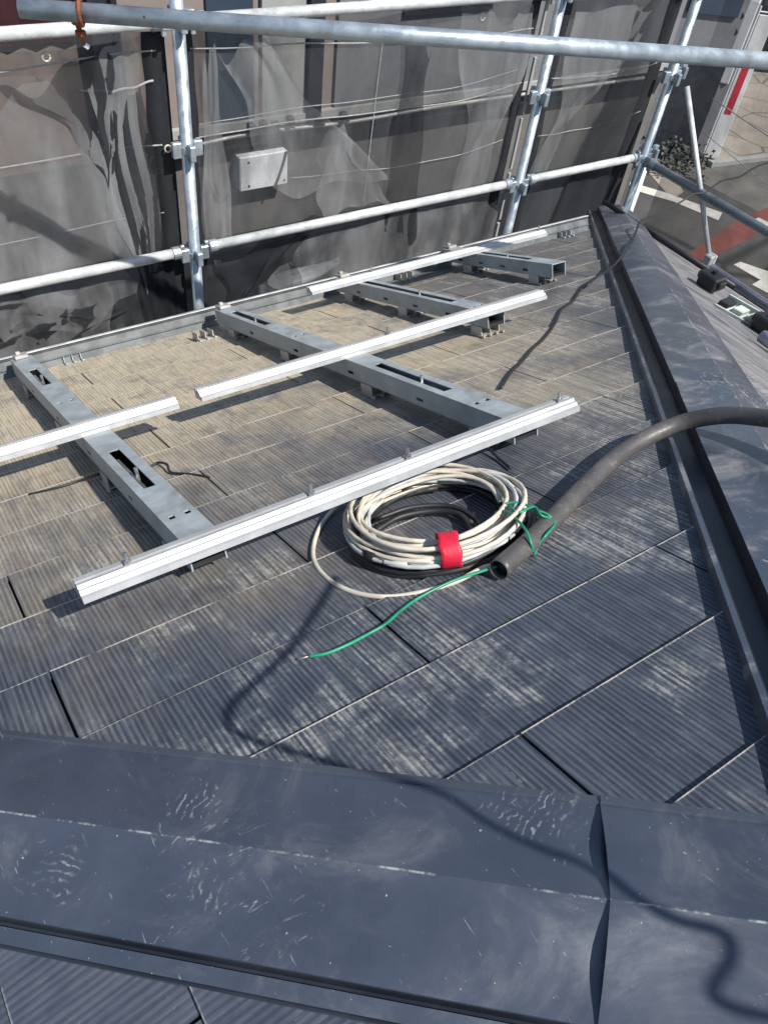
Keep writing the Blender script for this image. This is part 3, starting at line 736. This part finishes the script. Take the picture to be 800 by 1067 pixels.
def fold(root, P, tri, name='net_fold', mat='net_fold', seed=1, nn=18):
    "a loose doubled piece of mesh: quad patch a-b-c-d in (x, z)"
    a, b, c_, d = [Vector((*q, 0)) for q in tri]; f = nfun(seed); bm = bmesh.new(); g = []
    for i in range(nn+1):
        s_ = i/nn; row = []
        for j in range(nn+1):
            t_ = j/nn; q = a.lerp(b, s_).lerp(d.lerp(c_, s_), t_)
            W_ = (b - a).length + .05
            wob = W_*(.10*math.sin(4.3*t_ + seed*1.7 + 2.1*s_) + .05*math.sin(11*t_ + seed + 3*s_)); wz = .05*math.sin(5*s_ + seed) + .02*math.sin(13*s_ + 2*seed)
            row.append(bm.verts.new(P(q.x + wob, q.y + wz, -.014 - .012*abs(math.sin(s_*9 + t_*3 + seed)))))
        g.append(row)
    for i in range(nn):
        for j in range(nn): bm.faces.new((g[i][j], g[i+1][j], g[i+1][j+1], g[i][j+1]))
    obj(name, bm, M[mat], root, True)
h = H
r1, P1 = net('dark mesh net left of the left scaffold post', -.62, 1.165, h-3.6, h-.99, M['net'], 3, (.03, .085),
   ((-.6, h-1.09, 1.13, h-1.05, .0032), (-.6, h-1.34, 1.12, h-1.385, .0035), (.84, h-1.165, 1.11, h-1.150, .0045), (-.6, h-1.62, 1.1, h-1.66, .0022)))
fold(r1, P1, ((.35, h-1.15), (.80, h-1.13), (.96, h-2.0), (.30, h-2.1)), seed=2)
fold(r1, P1, ((.60, h-1.12), (.92, h-1.08), (.98, h-1.5), (.86, h-1.45)), seed=3, mat='net_dark')
fold(r1, P1, ((.93, h-1.25), (1.08, h-1.2), (1.10, h-2.4), (1.0, h-2.4)), seed=9, mat='net_dark')
fold(r1, P1, ((-.1, h-1.95), (.8, h-1.93), (.7, h-2.08), (-.1, h-2.2)), seed=6, mat='net_dark')
fold(r1, P1, ((.86, h-1.10), (1.08, h-1.02), (1.04, h-1.95), (.98, h-1.95)), seed=5)
fold(r1, P1, ((.32, h-1.9), (.85, h-1.84), (.88, h-2.4), (.30, h-2.4)), seed=8)
r2, P2 = net('wide dark mesh net between the left and second posts, a white box showing through', 1.235, 2.965, h-3.6, h-.98, M['net'], 9, (.035, .055),
   ((1.26, h-1.055, 2.95, h-1.10, .0032), (1.26, h-1.38, 2.95, h-1.335, .0030), (2.12, h-1.07, 2.08, h-1.80, .0022), (1.28, h-1.33, 2.9, h-1.27, .0018), (1.7, h-1.62, 2.9, h-1.60, .002)))
fold(r2, P2, ((1.36, h-1.05), (1.55, h-1.09), (2.25, h-1.75), (1.62, h-1.62)), seed=4)
fold(r2, P2, ((1.30, h-1.9), (1.8, h-1.85), (1.75, h-2.3), (1.3, h-2.4)), seed=4, mat='net_dark')
fold(r2, P2, ((2.5, h-1.0), (2.9, h-1.0), (2.85, h-1.9), (2.6, h-1.9)), seed=14)
fold(r2, P2, ((2.2, h-1.1), (2.35, h-1.1), (2.4, h-2.0), (2.2, h-2.0)), seed=19, mat='net_dark')
fold(r2, P2, ((1.80, h-1.50), (2.0, h-1.42), (2.25, h-1.80), (1.9, h-1.85)), seed=12)
fold(r2, P2, ((1.75, h-1.90), (2.9, h-1.80), (2.9, h-2.3), (1.6, h-2.3)), seed=6)
fold(r2, P2, ((1.30, h-1.08), (1.37, h-1.08), (1.40, h-1.9), (1.28, h-1.9)), seed=16)
r3, P3 = net('narrow dark mesh net between the second and corner posts', 3.12, 3.95, h-3.6, h-.98, M['net'], 14, (.05, .10),
   ((3.15, h-1.34, 3.9, h-1.33, .003), (3.15, h-1.62, 3.9, h-1.58, .002)))
fold(r3, P3, ((3.62, h-1.0), (3.88, h-1.0), (3.88, h-2.2), (3.4, h-2.2)), seed=11, mat='net_dark')
fold(r3, P3, ((3.18, h-1.0), (3.75, h-1.0), (3.30, h-1.75), (3.18, h-1.9)), seed=7)
r4, P4 = net('thin see-through mesh net on the right side in front of the street', -.6, 2.95, h-3.6, h-.98, M['net_thin'], 21, (0, 0), ((.2, h-1.62, 2.8, h-1.45, .003), (.2, h-1.9, 2.8, h-1.62, .0022)), y0=4.16, axis='y')
# eyelets of net and a thin batten beside the second post
bm = bmesh.new()
for k in range(6): box(bm, (2.985, 3.03, h-2.6 + k*.28), (3.000, 3.045, h-2.34 + k*.28), bev=.002)
o = obj('batten', bm, M['panel']); tag(o, 'thin pale batten strapped beside the second scaffold post', 'batten')
for i, (x, z, lb) in enumerate(((.74, h-1.035, 'ring eyelet in the upper hem of the left net'), (1.135, h-1.395, 'ring eyelet on the cord beside the left post'), (2.62, h-1.03, 'ring eyelet near the top tube above the wide net'))):
    bm = bmesh.new(); tube(bm, [Vector((x + .013*math.cos(a), 3.035, z + .013*math.sin(a))) for a in [2*math.pi*k/14 for k in range(15)]], .004, 6)
    o = obj('net_eyelet', bm, M['clip'], None, True); tag(o, lb, 'eyelet', 'ring eyelets of the nets')

# ------------------------------------------------------------------ things at the right eave
EX = AP.x + EB
def onB(px, py, dh=.02):     # on the surface of the right slope
    d = ray(px, py); c = (AP.z - H) + T*AP.x + dh; q = d*(c/(d[2] + T*d[0])); return Vector((q[0], q[1], q[2] + H))
e0, e1 = onB(750, 314, .03), onB(792, 338, .03)
root = tag(empty('gutter_bracket', e0), 'pale green metal bracket with square pads clamped at the right roof edge', 'metal bracket')
def strip(a, b, hgt, dep):
    d = (b - a).normalized(); side = Vector((1, 0, 0)); upv = d.cross(side).normalized() * (1 if d.cross(side).z > 0 else -1)
    return Matrix((( d.x, side.x, upv.x, a.x), (d.y, side.y, upv.y, a.y), (d.z, side.z, upv.z, a.z), (0, 0, 0, 1))), (b - a).length
Mx, Ln = strip(e0, e1, .05, .05)
bm = bmesh.new(); box(bm, (0, -.03, -.02), (Ln, .03, .0), Mx, .002); box(bm, (0, .028, .0), (Ln, .034, .03), Mx, .001); local(obj('back_plate', bm, M['greenbox'], root), root)
for k in range(3):
    bm = bmesh.new(); s0 = Ln*(.03 + .33*k); box(bm, (s0, -.026, .001), (s0 + Ln*.24, .02, .022), Mx, .003); local(obj('pad', bm, M['greenbox'] if k else M['black'], root), root)
for i, (px, py, lb) in enumerate(((741, 292, 'black clamp block at the upper end of the pale green bracket'), (800, 338, 'black clamp block at the lower end of the pale green bracket'))):
    p = onB(px, py, .05); bm = bmesh.new()
    box(bm, (-.035, -.045, -.03), (.035, .045, .03), bev=.006); box(bm, (-.02, -.06, -.01), (.02, .06, .02), bev=.004); tube(bm, [(0, 0, .02), (0, 0, .045)], .01, 8)
    tag(obj('clamp_block', bm, M['black'], None, False, p), lb, 'clamp', 'black clamps at the right roof edge')
p0, p1 = Vector((EX+.015, 2.62, AP.z - T*EB + .02)), Vector((EX+.015, 1.75, AP.z - T*EB + .02)); bm = bmesh.new(); tube(bm, [p0, p1], .012, 10)
tag(obj('edge_cable', bm, M['black'], None, True), 'black cable running along the right roof edge down to the first clamp', 'cable')
p0, p1 = onB(794, 350, .04), onB(830, 376, .04); bm = bmesh.new(); tube(bm, [p0, p1], .022, 14)
tag(obj('pipe_end', bm, M['lilac'], None, True), 'pale pipe end at the right edge just below the lower black clamp', 'pipe')

# ------------------------------------------------------------------ neighbour building
NY = 4.6
nb_ = tag(empty('neighbour_house', (2.5, NY, 0)), 'neighbouring house with beige and grey wall seen through the nets', 'house')
def nbox(name, x0, x1, z0, z1, d, mat, back=0.0, parent=nb_, **k):
    bm = bmesh.new(); box(bm, (x0, NY - d, h + z0), (x1, NY - back, h + z1), **k); return local(obj(name, bm, mat, parent), nb_) if parent is nb_ else obj(name, bm, mat, parent)
bm = bmesh.new(); box(bm, (-3, NY, 0), (6.0, NY + 6, h + .25)); local(obj('wall', bm, M['beige_wall'], nb_), nb_)
nbox('lower_siding', -2.9, 5.98, -7.38, -2.12, .03, M['brown_wall'], .003)
nbox('upper_siding', 2.84, 5.98, -2.02, .24, .025, M['grey_wall'], .003)
nbox('window', 2.00, 2.28, -2.02, -.4, .02, M['glass'], .003)
nbox('wall_panel', 2.33, 2.62, -2.02, -1.25, .03, M['panel'], .003)
nbox('corner_post', 2.625, 2.72, -2.02, -.2, .07, M['dark'], .003)
nbox('window', 2.33, 2.61, -1.22, -.4, .02, M['glass'], .003)
for z, d in ((-2.11, .12), (-2.05, .05)): nbox('ledge', 1.6, 5.98, z, z + .05, d, M['dark'] if d > .1 else M['panel'], .003)
nbox('downpipe', 1.33, 1.42, -7.3, .24, .13, M['dark'], .035)
nbox('downpipe', 1.46, 1.49, -7.3, .24, .09, M['dark'], .035)
nbox('dark_band', -2.9, 1.31, -2.95, -2.72, .3, M['dark'], .035)  # dark box stands in for the shadow band across the wall
nbox('dark_band', 1.5, 5.5, -3.2, -2.72, .22, M['dark'], .035)
bm = bmesh.new(); N_ = 60
vs = []
for k in range(N_+1):
    x = -2.9 + (1.30+2.9)*k/N_; yy = NY - .012 - (.018 if k % 2 else 0)
    vs.append((bm.verts.new((x, yy, h-1.50)), bm.verts.new((x, yy, h+.24))))
for a, b in zip(vs, vs[1:]): bm.faces.new((a[0], b[0], b[1], a[1]))
local(obj('corrugated_panel', bm, M['maroon'], nb_), nb_)
bm = bmesh.new(); bm2 = None
for (x, z) in ((3.3, -1.3), (4.4, -1.25)):
    f_ = nbox('window', x, x + .7, z - .2, z + .9, .05, M['dark'], .028)
    bmx = bmesh.new(); box(bmx, (x + .05, NY - .058, h + z - .15), (x + .65, NY - .052, h + z + .85)); g_ = obj('pane', bmx, M['glass'], f_); local(g_, nb_)
bm.free()
# wall box
root = tag(empty('wall_box', (2.12, NY - .03, h - 2.39)), 'white metal box with four screws on the neighbouring wall', 'electrical box')
bm = bmesh.new(); box(bm, (0, -.10, 0), (.335, 0, .215), bev=.006); obj('housing', bm, M['white_plastic'], root)
bm = bmesh.new(); box(bm, (-.006, -.012, .217), (.341, .02, .226), bev=.001); obj('lid', bm, M['dark'], root)
bm = bmesh.new()
for x in (.06, .31):
    for z in (.03, .18): tube(bm, [(x, -.1005, z), (x, -.104, z)], .007, 8)
obj('screw', bm, M['black'], root)
bm = bmesh.new(); tube(bm, [(.24, -.108, .0), (.275, -.108, .08), (.29, -.108, .12), (.32, -.108, .215)], .008, 6); obj('strap', bm, M['dark'], root)  # dark diagonal stands for a cord's shadow on the box, not a strap
wire('wall_cable', [Vector((x, NY - .06, h + z)) for x, z in ((1.98, -2.14), (1.97, -2.3), (2.02, -2.44), (2.10, -2.40), (2.13, -2.33))], .006, M['black'], 'black cable hanging in a loop left of the white wall box', 'cable')
wire('wall_conduit', [Vector((x, NY - .15, h + z)) for x, z in ((1.7, -2.06), (2.2, -2.03), (2.9, -2.045), (3.8, -2.03), (5.6, -2.04))], .012, M['clip'], 'thin pale conduit running along the ledge above the white wall box', 'conduit')
bm = bmesh.new()
for k, (x, z) in enumerate(((2.16, -1.99), (2.24, -1.985), (2.32, -2.0), (2.42, -1.98), (2.62, -2.0), (2.8, -2.0))):
    box(bm, (x, NY - .19, h + z - .02), (x + .045, NY - .145, h + z + .03), bev=.006); tube(bm, [(x - .03, NY - .17, h + z), (x + .07, NY - .17, h + z - .03)], .006, 6)
tag(obj('cable_clips', bm, M['dark']), 'dark row of cable clips on the ledge above the white wall box', 'clips')
# curved white sheet
bm = bmesh.new(); g = []
tp = [atY(268, 301, 4.1), atY(280, 290, 4.1), atY(300, 281, 4.1), atY(330, 276, 4.1), atY(352, 272, 4.1)]; bt = [atY(270, 306, 3.9), atY(290, 302, 3.9), atY(312, 296, 3.9), atY(335, 286, 3.9), atY(352, 276, 4.0)]
A_, B_ = spline(tp, 6), spline(bt, 6)
for a, b in zip(A_, B_): g.append([bm.verts.new(a.lerp(b, k/5) + Vector((0, 0, .04*math.sin(math.pi*k/5)))) for k in range(6)])
for a, b in zip(g, g[1:]):
    for k in range(5): bm.faces.new((a[k], a[k+1], b[k+1], b[k]))
o = obj('plastic_sheet', bm, M['tarp'], None, True); md = o.modifiers.new('t', 'SOLIDIFY'); md.thickness = .02
tag(o, 'curved white plastic canopy edge between the houses, behind the left end of the farthest rail', 'canopy')

# shrub at left between the houses
pt = atY(8, 322, 3.75); root = tag(empty('garden_tree', (pt.x - .35, pt.y, 0)), 'green leafy tree top between the houses at the left edge', 'tree')
bm = bmesh.new(); tube(bm, [(0, 0, 0), (.02, .01, 2), (.0, .03, pt.z - .3), (.1, 0, pt.z)], .05, 8, rfun=lambda i, n: 1 - .22*i)
for k in range(6):
    a = k*1.05; tube(bm, [(0, .02, pt.z - 1.2 + k*.15), (.3*math.cos(a), .25*math.sin(a), pt.z - .7 + k*.15)], .012, 6)
obj('trunk', bm, M['bark'], root, True)
def leaves(bm, c, R, n, size, rr, yl=1.0):
    for _ in range(n):
        v = Vector((rr.gauss(0, .45), rr.gauss(0, .45)*yl, rr.gauss(0, .5)))
        p = Vector(c) + Vector((v.x*R[0], v.y*R[1], v.z*R[2])); d = Vector((rr.uniform(-1, 1), rr.uniform(-1, 1), rr.uniform(-.4, .8))).normalized(); s = d.orthogonal().normalized()*size*.32; d *= size*rr.uniform(.6, 1.2)
        vs = [bm.verts.new(q) for q in (p, p + d*.5 + s, p + d, p + d*.5 - s)]; bm.faces.new(vs)
bm = bmesh.new(); rr = random.Random(5)
for k in range(16): leaves(bm, (rr.uniform(-.35, .38), rr.uniform(-.25, .25), pt.z + rr.uniform(-.9, .02)), (.16, .16, .16), 130, .05, rr)
obj('crown', bm, M['leaf'], root)

# ------------------------------------------------------------------ ground, street and things beyond
def sheet(name, pts, z, mat, kind='structure'):
    bm = bmesh.new(); bm.faces.new([bm.verts.new((p[0], p[1], z)) for p in pts]); return tag(obj(name, bm, mat), kind=kind)
sheet('ground', [(-300, -300), (300, -300), (300, 300), (-300, 300)], 0, M['ground'])
def G(*l): return [atZ(x, y, 0) for x, y in l]
road_a, road_b = atZ(655, 192, 0), atZ(752, 214, 0)
sheet('road', [(7.0, -60), (24.0, -60), (16.5, 10.9), (15.0, 12.6), (9, 60), (7.0, 60)], .004, M['asphalt'])
sheet('road_marking', G((714, 266), (733, 273), (785, 246), (812, 226), (800, 216), (765, 232)), .012, M['paint_red'])
sheet('road_marking', G((764, 276), (771, 273), (800, 283), (800, 293), (790, 291)), .012, M['paint_white'])
sheet('road_marking', G((783, 297), (795, 290), (830, 300), (822, 318)), .016, M['paint_white'])
sheet('road_marking', G((780, 231), (790, 227), (812, 238), (805, 244)), .016, M['paint_white'])
sheet('road_marking', G((656, 190), (690, 200), (752, 222), (748, 230), (700, 210), (655, 197)), .016, M['paint_white'])
sheet('road_marking', G((672, 176), (690, 170), (712, 200), (700, 208)), .012, M['paving'])
k_ = G((736, 172), (800, 164), (860, 100), (1100, 60), (900, -60), (760, -40), (752, 80))
sheet('forecourt', k_, .06, M['paving'])
bm = bmesh.new(); a, b = atZ(736, 172, 0), atZ(802, 164, 0); d = (b-a).normalized()
# kerb
Mk = Matrix.Translation(a) @ Matrix.Rotation(math.atan2(d.y, d.x), 4, 'Z'); box(bm, (0, -.15, 0), ((b-a).length + 6, 0, .13), Mk, .01); tag(obj('kerb', bm, M['panel']), kind='structure')
# building across the street, left of banner
B0, B1 = atZ(728, 168, 0), atZ(628, 158, 0); d = (B1 - B0).normalized(); nn = Vector((-d.y, d.x, 0)); nn = nn if nn.dot(B0) > 0 else -nn
root = tag(empty('street_building', B0, (0, 0, math.atan2(d.y, d.x))), 'dark grey building across the street behind the corner post', 'building')
sgn = 1 if Vector((-d.y, d.x, 0)).dot(nn) > 0 else -1
bm = bmesh.new(); y0_, y1_ = sorted((0, 9*sgn)); box(bm, (0, y0_, 0), (9, y1_, 5.2)); obj('wall', bm, M['grey_wall'], root)
bm = bmesh.new(); box(bm, (-.3, y0_ - .3, 5.2), (9.3, y1_ + .3, 5.4)); obj('roof', bm, M['dark'], root)
for k, (x0_, z0_, x1_, z1_, m) in enumerate(((.25, .0, 1.3, 2.3, 'dark'), (1.7, .9, 2.9, 2.2, 'glass'), (.4, 3.0, 1.5, 4.3, 'glass'), (2.3, 3.0, 3.4, 4.3, 'glass'))):
    bm = bmesh.new(); ys = sorted((-.06*sgn, -.003*sgn)); box(bm, (x0_, ys[0], z0_ + .02), (x1_, ys[1], z1_)); obj('window' if k else 'door', bm, M[m], root)
# banner
b0 = atZ(738, 168, 0); root = tag(empty('banner_sign', b0, (0, 0, math.atan2(-b0.x, b0.y) + .35)), 'tall white and red banner standing by the forecourt edge', 'banner')
bm = bmesh.new(); box(bm, (-.17, -.03, .1), (.17, .03, 3.1), bev=.01); obj('cloth', bm, M['banner_white'], root)
bm = bmesh.new(); box(bm, (-.10, -.036, 1.1), (.06, -.0305, 2.1)); obj('red_stripe', bm, M['sign_red'], root)
bm = bmesh.new(); tube(bm, [(-.2, 0, 0), (-.2, 0, 3.25)], .025, 8); tube(bm, [(-.2, 0, 3.15), (.17, 0, 3.15)], .015, 8); obj('pole', bm, M['white_plastic'], root)
# vending machine / orange cabinet
v0 = atZ(745, 98, 0); root = tag(empty('orange_cabinet', v0, (0, 0, .6)), 'orange red cabinet standing behind the banner', 'cabinet')
bm = bmesh.new(); box(bm, (-.5, -.4, 0.06), (.5, .4, 1.3), bev=.03); obj('body', bm, M['orange'], root)
bm = bmesh.new(); box(bm, (-.42, -.42, .5), (.42, -.402, 1.1), bev=.01); obj('front_panel', bm, M['banner_white'], root)
# white sign board with squiggle
s0 = atdepth(764, 26, 17.0); root = tag(empty('board_sign', (s0.x, s0.y, 0), (0, 0, -.95)), 'white sign board with a curled black mark near the top right corner', 'sign')
bm = bmesh.new(); box(bm, (-.35, -.04, s0.z - 1.1), (.35, .04, s0.z + .9), bev=.02); obj('board', bm, M['banner_white'], root)
bm = bmesh.new(); tube(bm, spline([(-.15, -.05, s0.z - .25), (.12, -.05, s0.z - .1), (-.1, -.05, s0.z + .1), (.12, -.05, s0.z + .2), (-.08, -.05, s0.z + .4)], 6), .025, 6); obj('curled_mark', bm, M['dark'], root)
bm = bmesh.new(); tube(bm, [(0, .0, 0), (0, 0, s0.z - 1.1)], .05, 8); obj('pole', bm, M['galv'], root)
# pink shop building at the far right
p0 = atZ(806, 78, 0); root = tag(empty('pink_shop', p0, (0, 0, -.55)), 'faded pink low shop at the top right corner', 'shop')
bm = bmesh.new(); box(bm, (-1.6, 0, .0), (8, 7, 3.2)); obj('wall', bm, M['pinkroof'], root)
bm = bmesh.new(); box(bm, (-1.8, -.3, 3.2), (8.2, 7.2, 3.35)); obj('roof', bm, M['pinkroof'], root)
bm = bmesh.new(); box(bm, (-1.2, -.06, .05), (0.0, -.003, 2.2)); obj('door', bm, M['dark'], root)
bm = bmesh.new(); box(bm, (.5, -.06, .9), (3.0, -.003, 2.3)); obj('window', bm, M['glass'], root)
# low hedge below corner
g0 = atZ(672, 176, 0); bm = bmesh.new(); rr = random.Random(9)
for k in range(14): leaves(bm, (rr.uniform(-1.3, 1.3), rr.uniform(-.35, .35), rr.uniform(.15, .6)), (.35, .3, .25), 60, .12, rr)
o = obj('foliage', bm, M['bush']); root = tag(empty('street_hedge', g0, (0, 0, -.4)), 'dark low hedge at the foot of the grey building behind the corner post', 'hedge'); o.parent = root

# ------------------------------------------------------------------ unseen rope, shaped along the sun direction to cast the curling shadow
AZ, EL = math.radians(110), math.radians(53)
LD = Vector((math.cos(AZ)*math.cos(EL), math.sin(AZ)*math.cos(EL), -math.sin(EL)))
sh = [(345, 605), (328, 635), (300, 675), (262, 712), (236, 738), (238, 760), (270, 774), (330, 792), (372, 806), (430, 825), (475, 856), (520, 878), (565, 895), (605, 926), (650, 948), (700, 962), (728, 990), (738, 1030), (770, 1052), (825, 1066)]
pts = [onroof(x, y, .0) - LD*(.97 + .03*k/19) for k, (x, y) in enumerate(sh)]
pts = [pts[0] - LD*1.6, pts[0] - LD*.5] + pts + [pts[-1] - LD*.4, pts[-1] - LD*1.2]
bm = bmesh.new(); tube(bm, spline(pts, 6), .0052, 8); o = obj('shadow_rope', bm, M['black'], None, True)
tag(o, 'unseen black rope outside the right edge, shaped so it throws the curling shadow on the roof', 'rope')

# ------------------------------------------------------------------ camera, light, world
cam = bpy.data.cameras.new('camera'); co = bpy.data.objects.new('camera', cam); COL.objects.link(co)
cx, cy, cz = Vector(RC[0]), -Vector(RC[1]), -Vector(RC[2])
co.matrix_world = Matrix(((cx.x, cy.x, cz.x, 0), (cx.y, cy.y, cz.y, 0), (cx.z, cy.z, cz.z, H), (0, 0, 0, 1)))
cam.sensor_fit = 'HORIZONTAL'; cam.sensor_width = 36; cam.lens = 36*FPX/800; cam.clip_end = 2000; cam.clip_start = .02
scene.camera = co
sun = bpy.data.lights.new('sun', 'SUN'); sun.energy = 5.0; sun.angle = math.radians(.55); sun.color = (1, .97, .93)
so = bpy.data.objects.new('sun', sun); COL.objects.link(so); so.rotation_mode = 'QUATERNION'; so.rotation_quaternion = (-LD).to_track_quat('Z', 'Y')
w = bpy.data.worlds.new('World'); scene.world = w; w.use_nodes = True; nt = w.node_tree; bg = nt.nodes['Background']
sky = nt.nodes.new('ShaderNodeTexSky'); sky.sky_type = 'NISHITA'; sky.sun_disc = False; sky.sun_elevation = EL; sky.sun_rotation = math.radians(162); sky.air_density = 1.0; sky.dust_density = .6
nt.links.new(sky.outputs[0], bg.inputs[0]); bg.inputs[1].default_value = .10
vs = scene.view_settings; vs.view_transform = 'Standard'; vs.look = 'None'; vs.exposure = .4; vs.gamma = 1
scene.render.resolution_x = 767; scene.render.resolution_y = 1024
